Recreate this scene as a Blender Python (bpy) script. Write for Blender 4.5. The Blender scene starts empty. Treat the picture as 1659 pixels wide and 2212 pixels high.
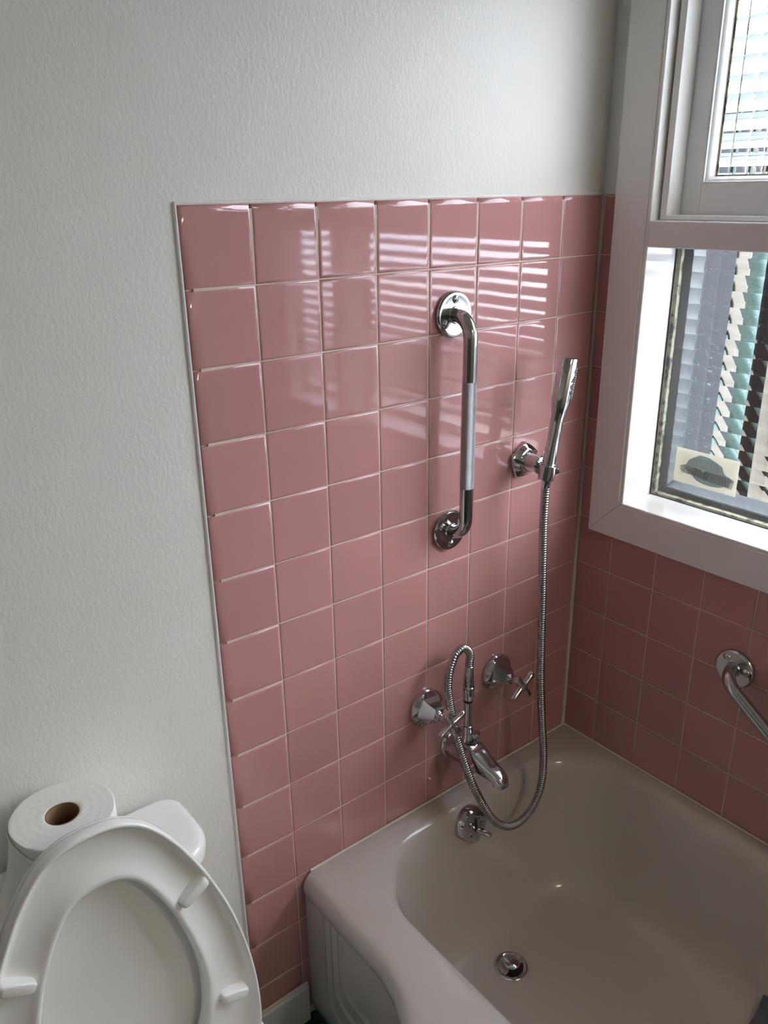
import bpy, bmesh, math, random
from mathutils import Vector, Matrix, Quaternion

random.seed(7)
sc = bpy.context.scene
COL = sc.collection
PI = math.pi

# ------------------------------------------------------------------ camera
cam_d = bpy.data.cameras.new('camera')
cam = bpy.data.objects.new('camera', cam_d)
COL.objects.link(cam)
RIGHT = Vector((0.7840223, -0.6205730, -0.0140754))
DOWN = Vector((-0.2358471, -0.2768374, -0.9315241))
FWD = Vector((0.5741821, 0.7336553, -0.3634071))
CPOS = Vector((-1.38208, -1.06707, 1.59421))
M = Matrix((RIGHT, -DOWN, -FWD)).transposed().to_4x4()
M.translation = CPOS
cam.matrix_world = M
cam_d.sensor_fit = 'VERTICAL'
cam_d.sensor_height = 36.0
cam_d.sensor_width = 27.0
cam_d.lens = 1784.33 / 2212 * 36.0
cam_d.clip_start = 0.02
sc.camera = cam

# ------------------------------------------------------------------ view, world, lights
sc.view_settings.view_transform = 'Standard'
sc.view_settings.look = 'None'
sc.view_settings.exposure = 0.08
sc.view_settings.gamma = 1.0
sc.view_settings.use_curve_mapping = False
sc.cycles.max_bounces = 14
sc.cycles.diffuse_bounces = 6
sc.cycles.glossy_bounces = 6
sc.cycles.transmission_bounces = 10
sc.cycles.transparent_max_bounces = 10
sc.cycles.caustics_refractive = True
sc.cycles.caustics_reflective = False
sc.cycles.blur_glossy = 1.0
sc.cycles.sample_clamp_indirect = 12.0

SKY = 16.0
world = bpy.data.worlds.new('sky')
sc.world = world
world.use_nodes = True
wn, wl = world.node_tree.nodes, world.node_tree.links
wn.clear()
w_out = wn.new('ShaderNodeOutputWorld')
w_bg = wn.new('ShaderNodeBackground')
w_tc = wn.new('ShaderNodeTexCoord')
w_ns = wn.new('ShaderNodeTexNoise')
w_ns.inputs['Scale'].default_value = 7.0
w_ns.inputs['Detail'].default_value = 5.0
w_rp = wn.new('ShaderNodeValToRGB')
w_rp.color_ramp.elements[0].position = 0.36
w_rp.color_ramp.elements[0].color = (0.26, 0.55, 1.0, 1)
w_rp.color_ramp.elements[1].position = 0.56
w_rp.color_ramp.elements[1].color = (0.97, 0.98, 1.0, 1)
wl.new(w_tc.outputs['Generated'], w_ns.inputs['Vector'])
wl.new(w_ns.outputs['Fac'], w_rp.inputs['Fac'])
wl.new(w_rp.outputs['Color'], w_bg.inputs['Color'])
w_bg.inputs['Strength'].default_value = SKY
wl.new(w_bg.outputs['Background'], w_out.inputs['Surface'])

sun_d = bpy.data.lights.new('sun', 'SUN')
sun_d.energy = 9.0
sun_d.angle = math.radians(0.6)
sun_d.color = (1.0, 0.94, 0.84)
sun = bpy.data.objects.new('sun', sun_d)
COL.objects.link(sun)
SUN_DIR = Vector((-0.62, 0.60, -0.47)).normalized()
sun.rotation_euler = SUN_DIR.to_track_quat('-Z', 'Y').to_euler()

# daylight guide in the window opening (a light portal: it emits nothing, it only steers the sky samples)
por_d = bpy.data.lights.new('window_portal', 'AREA')
por_d.shape = 'RECTANGLE'
por_d.size = 1.15
por_d.size_y = 1.16
por_d.cycles.is_portal = True
por = bpy.data.objects.new('window_portal', por_d)
COL.objects.link(por)
por.location = (0.12, -0.67, 1.55)
por.rotation_euler = Vector((-1, 0, 0)).to_track_quat('-Z', 'Y').to_euler()

# warm fill light, added out of view behind the camera
FILL_W = 10.0
fill_d = bpy.data.lights.new('fill_light', 'AREA')
fill_d.shape = 'DISK'
fill_d.size = 0.36
fill_d.energy = FILL_W
fill_d.color = (1.0, 0.86, 0.66)
fill_o = bpy.data.objects.new('fill_light', fill_d)
COL.objects.link(fill_o)
fill_o.location = (-0.55, -2.75, 2.395)

# ------------------------------------------------------------------ material helpers
def mat(name, color, rough=0.5, metallic=0.0, coat=0.0, spec=0.5):
    m = bpy.data.materials.new(name)
    m.use_nodes = True
    b = m.node_tree.nodes['Principled BSDF']
    b.inputs['Base Color'].default_value = (*color, 1)
    b.inputs['Roughness'].default_value = rough
    b.inputs['Metallic'].default_value = metallic
    b.inputs['Coat Weight'].default_value = coat
    b.inputs['Coat Roughness'].default_value = 0.04
    b.inputs['Specular IOR Level'].default_value = spec
    return m


def nodes_of(m):
    return m.node_tree.nodes, m.node_tree.links, m.node_tree.nodes['Principled BSDF']


def add_noise_bump(m, scale, strength, dist=0.001, detail=3.0, stretch=(1, 1, 1)):
    n, l, b = nodes_of(m)
    tc = n.new('ShaderNodeTexCoord')
    mp = n.new('ShaderNodeMapping')
    mp.inputs['Scale'].default_value = stretch
    ns = n.new('ShaderNodeTexNoise')
    ns.inputs['Scale'].default_value = scale
    ns.inputs['Detail'].default_value = detail
    bp = n.new('ShaderNodeBump')
    bp.inputs['Strength'].default_value = strength
    bp.inputs['Distance'].default_value = dist
    l.new(tc.outputs['Object'], mp.inputs['Vector'])
    l.new(mp.outputs['Vector'], ns.inputs['Vector'])
    l.new(ns.outputs['Fac'], bp.inputs['Height'])
    l.new(bp.outputs['Normal'], b.inputs['Normal'])
    return ns, bp


def add_color_noise(m, c0, c1, scale, detail=3.0, lo=0.35, hi=0.65):
    n, l, b = nodes_of(m)
    tc = n.new('ShaderNodeTexCoord')
    ns = n.new('ShaderNodeTexNoise')
    ns.inputs['Scale'].default_value = scale
    ns.inputs['Detail'].default_value = detail
    rp = n.new('ShaderNodeValToRGB')
    rp.color_ramp.elements[0].position = lo
    rp.color_ramp.elements[0].color = (*c0, 1)
    rp.color_ramp.elements[1].position = hi
    rp.color_ramp.elements[1].color = (*c1, 1)
    l.new(tc.outputs['Object'], ns.inputs['Vector'])
    l.new(ns.outputs['Fac'], rp.inputs['Fac'])
    l.new(rp.outputs['Color'], b.inputs['Base Color'])


# wall paint: roller stipple
m_paint = mat('painted_plaster', (0.785, 0.775, 0.75), 0.42, spec=0.4)
add_noise_bump(m_paint, 210, 0.36, 0.0018, 2.5, (1, 1, 0.6))
m_added_dark = mat('added_dark_paint', (0.16, 0.16, 0.14), 0.6)  # dark coat added out of view to cut bounce onto the tub apron
m_ceil = mat('ceiling_paint', (0.80, 0.79, 0.76), 0.7)
m_trimpaint = mat('gloss_trim_paint', (0.80, 0.79, 0.78), 0.24)
add_noise_bump(m_trimpaint, 60, 0.08, 0.001, 2.0)
m_sash = mat('sash_paint', (0.80, 0.81, 0.82), 0.22)
add_noise_bump(m_sash, 60, 0.08, 0.001, 2.0)

m_tile = mat('pink_glazed_tile', (0.50, 0.235, 0.235), 0.05)
def tile_nodes():
    n, l, b = nodes_of(m_tile)
    g = n.new('ShaderNodeNewGeometry')
    rp = n.new('ShaderNodeValToRGB')
    rp.color_ramp.elements[0].color = (0.475, 0.240, 0.248, 1)
    rp.color_ramp.elements[1].color = (0.520, 0.264, 0.272, 1)
    l.new(g.outputs['Random Per Island'], rp.inputs['Fac'])
    l.new(rp.outputs['Color'], b.inputs['Base Color'])
    add_noise_bump(m_tile, 18, 0.07, 0.0010, 1.0)
tile_nodes()
m_grout = mat('grout', (0.70, 0.62, 0.56), 0.75)
add_color_noise(m_grout, (0.58, 0.46, 0.41), (0.70, 0.60, 0.54), 9)
m_caulk = mat('caulk', (0.72, 0.69, 0.62), 0.5)

m_enamel = mat('tub_enamel', (0.54, 0.505, 0.47), 0.14)
add_noise_bump(m_enamel, 30, 0.04, 0.001, 1.0)
m_porcelain = mat('porcelain', (0.88, 0.88, 0.865), 0.10)
m_seat = mat('seat_plastic', (0.88, 0.88, 0.865), 0.20)
m_chrome = mat('chrome', (0.60, 0.60, 0.61), 0.06, 1.0)
add_noise_bump(m_chrome, 40, 0.03, 0.001, 1.0)
m_steel = mat('satin_steel', (0.50, 0.49, 0.48), 0.14, 1.0)
m_hose = mat('hose_metal', (0.36, 0.35, 0.34), 0.20, 1.0)
m_dark = mat('dark_gap', (0.01, 0.01, 0.01), 0.6)
m_rubber = mat('black_rubber', (0.015, 0.015, 0.015), 0.5)
m_nozzle = mat('pale_nozzle_rubber', (0.62, 0.63, 0.64), 0.5)
m_paper = mat('tissue_paper', (0.86, 0.85, 0.82), 0.95, spec=0.1)
add_noise_bump(m_paper, 90, 0.6, 0.0016, 4.0)
m_card = mat('cardboard', (0.26, 0.165, 0.10), 0.9, spec=0.1)
m_floor = mat('teal_vinyl', (0.012, 0.085, 0.085), 0.35)
add_color_noise(m_floor, (0.009, 0.062, 0.064), (0.020, 0.115, 0.112), 35, 5)
m_mat = mat('slate_blue_rubber', (0.105, 0.125, 0.165), 0.7)
add_noise_bump(m_mat, 400, 0.4, 0.001)
m_fillglow = mat('fill_glow', (0.85, 0.83, 0.78), 0.4)
_b = m_fillglow.node_tree.nodes['Principled BSDF']
_b.inputs['Emission Color'].default_value = (1.0, 0.9, 0.74, 1)
_b.inputs['Emission Strength'].default_value = 2.0  # glow of the added fill fixture
m_putty = mat('old_putty', (0.30, 0.28, 0.19), 0.85)
add_color_noise(m_putty, (0.05, 0.05, 0.035), (0.36, 0.33, 0.22), 60, 4, 0.38, 0.52)
m_label = mat('sticker_paper', (0.90, 0.88, 0.80), 0.6)
m_label_blue = mat('sticker_blue_grey', (0.58, 0.67, 0.72), 0.6)
m_label_grey = mat('sticker_ribbon_grey', (0.76, 0.78, 0.77), 0.6)
m_label_dark = mat('sticker_letter_grey', (0.42, 0.48, 0.52), 0.6)
m_label_white = mat('sticker_white', (0.95, 0.96, 0.94), 0.6)
def make_translucent(m, f):
    n, l, b = nodes_of(m)
    out = n['Material Output']
    tr = n.new('ShaderNodeBsdfTranslucent')
    tr.inputs['Color'].default_value = b.inputs['Base Color'].default_value
    mx = n.new('ShaderNodeMixShader')
    mx.inputs['Fac'].default_value = f
    l.new(b.outputs['BSDF'], mx.inputs[1])
    l.new(tr.outputs['BSDF'], mx.inputs[2])
    l.new(mx.outputs['Shader'], out.inputs['Surface'])
for _m in (m_label, m_label_blue, m_label_grey, m_label_dark, m_label_white):
    make_translucent(_m, 0.24 if _m is m_label else 0.8)
m_outer = mat('grey_outer_frame', (0.026, 0.032, 0.036), 0.5)
m_cream = mat('cream_board', (0.15, 0.12, 0.09), 0.8)
add_color_noise(m_cream, (0.10, 0.083, 0.061), (0.13, 0.112, 0.085), 8)
m_house = mat('blue_grey_paint', (0.085, 0.097, 0.118), 0.7)
m_shadow_board = mat('charcoal_board', (0.007, 0.008, 0.008), 0.8)
m_green = mat('green_painted_post', (0.024, 0.056, 0.044), 0.5)
m_ground = mat('concrete', (0.30, 0.29, 0.27), 0.9)
add_color_noise(m_ground, (0.05, 0.05, 0.04), (0.09, 0.085, 0.075), 5)

# knurled steel: crossed fine grooves along the bar's own uv
m_knurl = mat('knurled_steel', (0.46, 0.46, 0.46), 0.26, 1.0)
def knurl_nodes():
    n, l, b = nodes_of(m_knurl)
    uv = n.new('ShaderNodeUVMap')
    sp = n.new('ShaderNodeSeparateXYZ')
    l.new(uv.outputs['UV'], sp.inputs['Vector'])
    outs = []
    for sgn in (1, -1):
        a = n.new('ShaderNodeMath'); a.operation = 'MULTIPLY'; a.inputs[1].default_value = 2 * PI * 46
        c = n.new('ShaderNodeMath'); c.operation = 'MULTIPLY'; c.inputs[1].default_value = sgn * 2 * PI * 575
        l.new(sp.outputs['X'], a.inputs[0]); l.new(sp.outputs['Y'], c.inputs[0])
        s = n.new('ShaderNodeMath'); s.operation = 'ADD'
        l.new(a.outputs[0], s.inputs[0]); l.new(c.outputs[0], s.inputs[1])
        q = n.new('ShaderNodeMath'); q.operation = 'SINE'
        l.new(s.outputs[0], q.inputs[0])
        outs.append(q)
    mx = n.new('ShaderNodeMath'); mx.operation = 'MULTIPLY'
    l.new(outs[0].outputs[0], mx.inputs[0]); l.new(outs[1].outputs[0], mx.inputs[1])
    bp = n.new('ShaderNodeBump')
    bp.inputs['Strength'].default_value = 0.8
    bp.inputs['Distance'].default_value = 0.0004
    l.new(mx.outputs[0], bp.inputs['Height'])
    l.new(bp.outputs['Normal'], b.inputs['Normal'])
knurl_nodes()

# window glass
m_glass = bpy.data.materials.new('reeded_glass')
m_glass.use_nodes = True
def glass_nodes():
    n, l = m_glass.node_tree.nodes, m_glass.node_tree.links
    n.clear()
    out = n.new('ShaderNodeOutputMaterial')
    g = n.new('ShaderNodeBsdfGlass')
    g.inputs['Color'].default_value = (0.985, 0.985, 0.98, 1)
    g.inputs['Roughness'].default_value = 0.008
    g.inputs['IOR'].default_value = 1.5
    l.new(g.outputs['BSDF'], out.inputs['Surface'])
glass_nodes()

# ------------------------------------------------------------------ object helpers
def link(o, parent=None):
    COL.objects.link(o)
    if parent is not None:
        o.parent = parent
        o.matrix_parent_inverse = parent.matrix_world.inverted() if False else Matrix.Identity(4)
    return o


def thing(name, label, cat, loc=(0, 0, 0), group=None):
    o = bpy.data.objects.new(name, None)
    o.empty_display_size = 0.05
    COL.objects.link(o)
    o.location = loc
    o['label'] = label
    o['category'] = cat
    if group:
        o['group'] = group
    return o


def struct_empty(name, loc=(0, 0, 0)):
    o = bpy.data.objects.new(name, None)
    COL.objects.link(o)
    o.location = loc
    o['kind'] = 'structure'
    return o


def obj(name, data, m, parent=None, smooth=True, bevel=0.0, kind=None, label=None, seg=3, sharp=35):
    """data = (verts, faces[, uvs]) in WORLD coordinates; stored relative to the parent's location."""
    verts, faces = data[0], data[1]
    off = Vector(parent_origin(parent)) if parent is not None else Vector((0, 0, 0))
    me = bpy.data.meshes.new(name)
    me.from_pydata([tuple(Vector(v) - off) for v in verts], [], faces)
    if len(data) > 2 and data[2]:
        uvl = me.uv_layers.new(name='UVMap')
        k = 0
        for f in data[2]:
            for uv in f:
                uvl.data[k].uv = uv
                k += 1
    me.materials.append(m)
    bm = bmesh.new()
    bm.from_mesh(me)
    bmesh.ops.recalc_face_normals(bm, faces=bm.faces)
    bm.to_mesh(me)
    bm.free()
    if smooth:
        for p in me.polygons:
            p.use_smooth = True
        if sharp:
            me.set_sharp_from_angle(angle=math.radians(sharp))
    me.update()
    o = bpy.data.objects.new(name, me)
    link(o, parent)
    if bevel:
        md = o.modifiers.new('soft_edges', 'BEVEL')
        md.width = bevel
        md.segments = seg
        md.limit_method = 'ANGLE'
        md.angle_limit = math.radians(40)
    if kind:
        o['kind'] = kind
    if label:
        o['label'] = label
    return o


def parent_origin(p):
    v = Vector((0, 0, 0))
    while p is not None:
        v = v + p.location
        p = p.parent
    return v


def join(*ds):
    V, F, U = [], [], []
    has = any(len(d) > 2 and d[2] for d in ds)
    for d in ds:
        b = len(V)
        V += list(d[0])
        F += [tuple(i + b for i in f) for f in d[1]]
        if has:
            U += d[2] if len(d) > 2 and d[2] else [[(0, 0)] * len(f) for f in d[1]]
    return (V, F, U) if has else (V, F)


def box(x0, x1, y0, y1, z0, z1):
    V = [(x, y, z) for x in (x0, x1) for y in (y0, y1) for z in (z0, z1)]
    F = [(0, 1, 3, 2), (4, 6, 7, 5), (0, 4, 5, 1), (2, 3, 7, 6), (0, 2, 6, 4), (1, 5, 7, 3)]
    return V, F


def frame_of(d):
    d = Vector(d).normalized()
    up = Vector((0, 0, 1)) if abs(d.z) < 0.9 else Vector((0, 1, 0))
    a = up.cross(d).normalized()
    b = d.cross(a).normalized()
    return d, a, b


def lathe(profile, origin, axis, n=48, cap0=True, cap1=True, rfun=None, uref=None):
    """profile: list of (t along axis, radius)."""
    o = Vector(origin)
    d, a, b = frame_of(axis)
    if uref is not None:
        a = (Vector(uref) - d * Vector(uref).dot(d)).normalized()
        b = d.cross(a)
    V, F = [], []
    for t, r in profile:
        for i in range(n):
            th = 2 * PI * i / n
            rr = r * (rfun(th, t) if rfun else 1.0)
            V.append(o + d * t + (a * math.cos(th) + b * math.sin(th)) * rr)
    for k in range(len(profile) - 1):
        for i in range(n):
            j = (i + 1) % n
            F.append((k * n + i, k * n + j, (k + 1) * n + j, (k + 1) * n + i))
    if cap0:
        F.append(tuple(range(n - 1, -1, -1)))
    if cap1:
        e = (len(profile) - 1) * n
        F.append(tuple(range(e, e + n)))
    return V, F


def catmull(pts, per=12, closed=False):
    P = [Vector(p) for p in pts]
    n = len(P)
    out = []
    rng = range(n) if closed else range(n - 1)
    for i in rng:
        p1, p2 = P[i], P[(i + 1) % n]
        p0 = P[(i - 1) % n] if (closed or i > 0) else p1 * 2 - p2
        p3 = P[(i + 2) % n] if (closed or i + 2 < n) else p2 * 2 - p1
        for k in range(per):
            t = k / per
            out.append(0.5 * ((2 * p1) + (p2 - p0) * t + (2 * p0 - 5 * p1 + 4 * p2 - p3) * t * t
                              + (3 * p1 - p0 - 3 * p2 + p3) * t ** 3))
    if not closed:
        out.append(P[-1])
    return out


def resample(pts, step=None, count=None, closed=False):
    P = [Vector(p) for p in pts]
    if closed:
        P = P + [P[0]]
    L = [0.0]
    for i in range(1, len(P)):
        L.append(L[-1] + (P[i] - P[i - 1]).length)
    tot = L[-1]
    if count is None:
        count = max(2, int(tot / step) + 1)
    out = []
    j = 0
    m = count if closed else count - 1
    for k in range(count):
        s = tot * k / m
        while j < len(L) - 2 and L[j + 1] < s:
            j += 1
        t = (s - L[j]) / max(1e-9, L[j + 1] - L[j])
        out.append(P[j].lerp(P[j + 1], t))
    return out, tot


def tube(path, r, n=20, caps=True, uv=False):
    """r: number or function(k, s) of the ring index and arc length."""
    P = [Vector(p) for p in path]
    V, F, U = [], [], []
    s = 0.0
    S = []
    t_prev = (P[1] - P[0]).normalized()
    d, a, b = frame_of(t_prev)
    for k, p in enumerate(P):
        if k > 0:
            s += (P[k] - P[k - 1]).length
        S.append(s)
        if k == 0:
            t = (P[1] - P[0]).normalized()
        elif k == len(P) - 1:
            t = (P[-1] - P[-2]).normalized()
        else:
            t = (P[k + 1] - P[k - 1]).normalized()
        q = t_prev.rotation_difference(t)
        a = (q @ a)
        a = (a - t * a.dot(t)).normalized()
        b = t.cross(a)
        t_prev = t
        rr = r(k, s) if callable(r) else r
        for i in range(n):
            th = 2 * PI * i / n
            V.append(p + (a * math.cos(th) + b * math.sin(th)) * rr)
    for k in range(len(P) - 1):
        for i in range(n):
            j = (i + 1) % n
            F.append((k * n + i, k * n + j, (k + 1) * n + j, (k + 1) * n + i))
            if uv:
                U.append([(i / n, S[k]), ((i + 1) / n, S[k]), ((i + 1) / n, S[k + 1]), (i / n, S[k + 1])])
    if caps:
        F.append(tuple(range(n - 1, -1, -1)))
        e = (len(P) - 1) * n
        F.append(tuple(range(e, e + n)))
        if uv:
            U.append([(0, 0)] * n)
            U.append([(0, 0)] * n)
    return (V, F, U) if uv else (V, F)


def loft(rings, closed_u=True, cap0=False, cap1=False):
    n = len(rings[0])
    V = [v for r in rings for v in r]
    F = []
    for k in range(len(rings) - 1):
        for i in range(n if closed_u else n - 1):
            j = (i + 1) % n
            F.append((k * n + i, k * n + j, (k + 1) * n + j, (k + 1) * n + i))
    if cap0:
        F.append(tuple(range(n - 1, -1, -1)))
    if cap1:
        e = (len(rings) - 1) * n
        F.append(tuple(range(e, e + n)))
    return V, F


def prism(poly, d0, d1, fn):
    """poly of (a, b); fn(a, b, depth) -> world point."""
    n = len(poly)
    V = [fn(a, b, d0) for a, b in poly] + [fn(a, b, d1) for a, b in poly]
    F = [tuple(range(n)), tuple(range(2 * n - 1, n - 1, -1))]
    for i in range(n):
        j = (i + 1) % n
        F.append((i, n + i, n + j, j))
    return V, F


# ================================================================== THE ROOM
PX = 0.1095           # tile pitch
PZ = 0.10974
TOPZ = 1.58
XL, YF, ZC = -2.75, -3.30, 2.45

obj('floor', box(XL - .05, 0.10, YF - .05, 0.10, -0.06, 0.0), m_floor, smooth=False, kind='structure')
obj('ceiling', box(XL - .1, 0.115, YF - .1, 0.12, ZC, ZC + 0.06), m_ceil, smooth=False, kind='structure')
wall_back = obj('wall_back', box(XL - .05, 0.105, 0.0065, 0.10, -0.06, ZC), m_paint, smooth=False, kind='structure')
obj('wall_left', box(XL - .08, XL, YF, 0.0065, -0.06, ZC), m_paint, smooth=False, kind='structure')
obj('wall_front', box(XL - .05, 0.105, YF - .08, YF, -0.06, ZC), m_paint, smooth=False, kind='structure')
# window wall with the opening left free
WY0, WY1, WZ0, WZ1 = -1.222, -0.116, 0.972, 2.16
wr = join(box(0.0065, 0.105, WY1, 0.05, -0.06, ZC), box(0.0065, 0.105, YF, WY0, -0.06, ZC),
          box(0.0065, 0.105, WY0, WY1, -0.06, WZ0), box(0.0065, 0.105, WY0, WY1, WZ1, ZC))
wall_right = obj('wall_right', wr, m_paint, smooth=False, kind='structure')


def cushion_tile(u0, u1, v0, v1, fn, ins=(0, 0, 0, 0)):
    """A glazed tile with cushioned edges; ins = extra bullnose on u0, u1, v0, v1. fn(u, v, d): d = height above the wall."""
    prof = [(0.0, -0.0060, 0), (0.0003, -0.0022, 0.03), (0.0007, -0.0012, 0.10), (0.0012, -0.0007, 0.20), (0.0020, -0.00030, 0.36),
            (0.0030, -0.00008, 0.62), (0.0042, 0.0, 1.0), (0.0060, 0.0, 1.15)]
    tilt_u, tilt_v = random.gauss(0, 0.0007), random.gauss(0, 0.0007)
    uc, vc = (u0 + u1) / 2, (v0 + v1) / 2
    V, F = [], []
    for e, d, q in prof:
        a = [e + f * q for f in ins]
        uu0, uu1, vv0, vv1 = u0 + a[0], u1 - a[1], v0 + a[2], v1 - a[3]
        for cu, cv, fu, fv in ((uu0, vv0, ins[0], ins[2]), (uu1, vv0, ins[1], ins[2]), (uu1, vv1, ins[1], ins[3]), (uu0, vv1, ins[0], ins[3])):
            dd = d
            if (fu or fv) and q < 1.0 and d > -0.005:
                dd = -0.0060 * (1 - math.sqrt(max(0.0, 1 - (1 - q) ** 2)))
            V.append(fn(cu, cv, dd + (cu - uc) * tilt_u + (cv - vc) * tilt_v))
    for k in range(len(prof) - 1):
        for i in range(4):
            j = (i + 1) % 4
            F.append((4 * k + i, 4 * k + j, 4 * k + 4 + j, 4 * k + 4 + i))
    b = 4 * (len(prof) - 1)
    F.append((b, b + 1, b + 2, b + 3))
    return V, F


G = 0.0005   # half a joint
back_tiles = []
cols = [(c - 8) * PX - 0.006 for c in range(9)]
cols[0] = -0.8819
for r in range(15):
    z1 = TOPZ - r * PZ
    z0 = max(z1 - PZ, 0.02)
    for c in range(8):
        u0, u1 = cols[c], cols[c + 1]
        if r >= 12 and c >= 2:
            continue
        back_tiles.append(cushion_tile(u0 + (0 if c == 0 else G), u1 - G, z0 + G, z1 - (0 if r == 0 else G),
                                       lambda u, v, d: (u, -d, v), (0.012 if c == 0 else 0, 0, 0, 0.006 if r == 0 else 0)))
obj('tile_surround', join(*back_tiles), m_tile, wall_back, kind='structure', sharp=60)
obj('grout', join(box(-0.8690, -0.0045, 0.0014, 0.0066, 0.0, TOPZ - 0.0070), box(-0.8795, -0.8690, 0.0044, 0.0066, 0.0, TOPZ - 0.0070)), m_grout, wall_back, smooth=False, kind='structure')

right_tiles = []
ys = [0.0] + [-(0.08989 + k * PX) for k in range(15)]
for r in range(12):
    z1 = TOPZ - r * PZ
    z0 = z1 - PZ
    for c in range(15):
        a1, a0 = ys[c], ys[c + 1]
        # a full-height opening behind the window lining is left free
        if z0 > 0.955 and a1 < -0.09 and a0 > -1.27:
            continue
        zz1 = z1
        if a1 < -0.09 and a0 > -1.27 and z1 > 0.955:
            zz1 = 0.955
        aa0, aa1 = a0, a1
        if z0 > 0.90 and a1 > -0.09 and a0 < -0.085:
            aa0 = max(a0, -0.0895)
        top = (r == 0)
        right_tiles.append(cushion_tile(aa0 + G, aa1 - (0.0028 if c == 0 else G), z0 + G, zz1 - (0 if top else G),
                                        lambda u, v, d: (-d, u, v), (0, 0, 0, 0.006 if top else 0)))
obj('tile_surround', join(*right_tiles), m_tile, wall_right, kind='structure', sharp=60)
gr = join(box(0.0014, 0.0066, WY1, 0.0, 0.3, TOPZ - 0.0015), box(0.0014, 0.0066, -1.63, WY0, 0.3, TOPZ - 0.0015),
          box(0.0014, 0.0066, WY0, WY1, 0.3, WZ0 - 0.005))
obj('grout', gr, m_grout, wall_right, smooth=False, kind='structure')
# grouted inside corner, a little wavy
V, F = [], []
NC = 60
for k in range(NC + 1):
    z = 0.375 + (TOPZ - 0.377) * k / NC
    w = 0.0024 + random.uniform(-0.0005, 0.0005)
    V += [(-0.0040 - w * 0.3, 0.0004, z), (-0.0018, -0.0012, z), (0.0004, -w, z)]
for k in range(NC):
    for i in range(2):
        F.append((3 * k + i, 3 * k + i + 1, 3 * k + 4 + i, 3 * k + 3 + i))
obj('corner_grout', (V, F), m_grout, wall_back, kind='structure')
# paint bead along the tile edges
obj('edge_bead', join(tube([(-0.8830, 0.0062, 0.02), (-0.8830, 0.0062, TOPZ + .001)], 0.0030, 8),
                      tube([(-0.8835, 0.0062, TOPZ + 0.0012), (0.0, 0.0062, TOPZ + .0012)], 0.0030, 8)), m_paint, wall_back, kind='structure')

# baseboard along the back wall, from the tub to the left wall
bb = obj('baseboard_back', box(XL, -0.7665, -0.0125, -0.0003, 0.0, 0.0955), m_trimpaint, smooth=False, bevel=0.003, kind='structure')
obj('caulk_line', tube([(-0.8818, -0.0045, 0.0975), (-0.7665, -0.0045, 0.0975)], 0.0036, 8), m_caulk, bb, kind='structure')
obj('added_dark_band', box(XL, XL + 0.012, YF, -0.0128, 0.0960, 1.15), m_added_dark, smooth=False, kind='structure')  # unseen dark band, added to cut light bounced off the left wall
obj('baseboard_left', box(XL, XL + 0.0125, YF, -0.0128, 0.0, 0.0955), m_added_dark, smooth=False, bevel=0.003, kind='structure')

# ================================================================== THE WINDOW
win = struct_empty('window_1', (0.03, -0.669, 0.985))
XF = -0.018
LY0, LY1 = -1.2195, -0.1185      # daylight opening of the lining
LZ0, TZ0, TZ1, LZ1 = 0.985, 1.4890, 1.5355, 2.1050
CY0, CY1, CZ0, CZ1 = -1.300, -0.0385, 0.9040, 2.185
# casing: four mitred boards
def mitre(o0, o1, i0, i1):
    """o0,o1 outer corners; i0,i1 inner corners as (y, z)."""
    poly = [o0, o1, i1, i0]
    return prism(poly, XF, -0.0006, lambda a, b, d: (d, a, b))
iy0, iy1, iz0, iz1 = LY0 - 0.0075, LY1 + 0.0075, LZ0 - 0.0065, LZ1 + 0.0075
cas = join(mitre((CY1, CZ0), (CY1, CZ1), (iy1, iz0), (iy1, iz1)),
           mitre((CY0, CZ0), (CY0, CZ1), (iy0, iz0), (iy0, iz1)),
           mitre((CY0, CZ0), (CY1, CZ0), (iy0, iz0), (iy1, iz0)),
           mitre((CY0, CZ1), (CY1, CZ1), (iy0, iz1), (iy1, iz1)))
obj('casing', cas, m_trimpaint, win, smooth=False, bevel=0.0022, kind='structure')
# lining boards behind the casing, standing 3 mm back of its face
XB = 0.100
lin = join(box(XF + 0.0025, XB, LY1, iy1 + 0.0005, iz0, iz1), box(XF + 0.0025, XB, iy0 - 0.0005, LY0, iz0, iz1),
           box(XF + 0.0025, XB, LY0, LY1, LZ1, iz1 + 0.0005))
obj('lining', lin, m_trimpaint, win, smooth=False, bevel=0.0022, kind='structure')
obj('sill', box(XF + 0.0010, XB, LY0, LY1, iz0 - 0.0005, LZ0), m_trimpaint, win, smooth=False, bevel=0.0025, kind='structure')
tr = join(box(XF + 0.0004, XB, LY0, LY1, TZ0, TZ1))
obj('transom', tr, m_trimpaint, win, smooth=False, bevel=0.003, kind='structure')
MY0, MY1 = -0.905, -0.868
obj('mullion', join(box(XF + 0.004, XB, MY0, MY1, LZ0, TZ0), box(XF + 0.004, XB, MY0, MY1, TZ1, LZ1)), m_trimpaint, win, smooth=False, bevel=0.003, kind='structure')

# upper casements: a stop bead, then the sash with a moulded glazing edge
def picture_frame(y0, y1, z0, z1, wy, wz0, wz1, x0, x1):
    return join(box(x0, x1, y1 - wy, y1, z0, z1), box(x0, x1, y0, y0 + wy, z0, z1),
                box(x0, x1, y0 + wy, y1 - wy, z0, z0 + wz0), box(x0, x1, y0 + wy, y1 - wy, z1 - wz1, z1))


def moulding(y0, y1, z0, z1, prof, x_of):
    """prof: (inset, x) pairs swept round the rectangle."""
    rings = []
    for ins, x in prof:
        rings.append([(x, y0 + ins, z0 + ins), (x, y1 - ins, z0 + ins), (x, y1 - ins, z1 - ins), (x, y0 + ins, z1 - ins)])
    return loft(rings)


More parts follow.
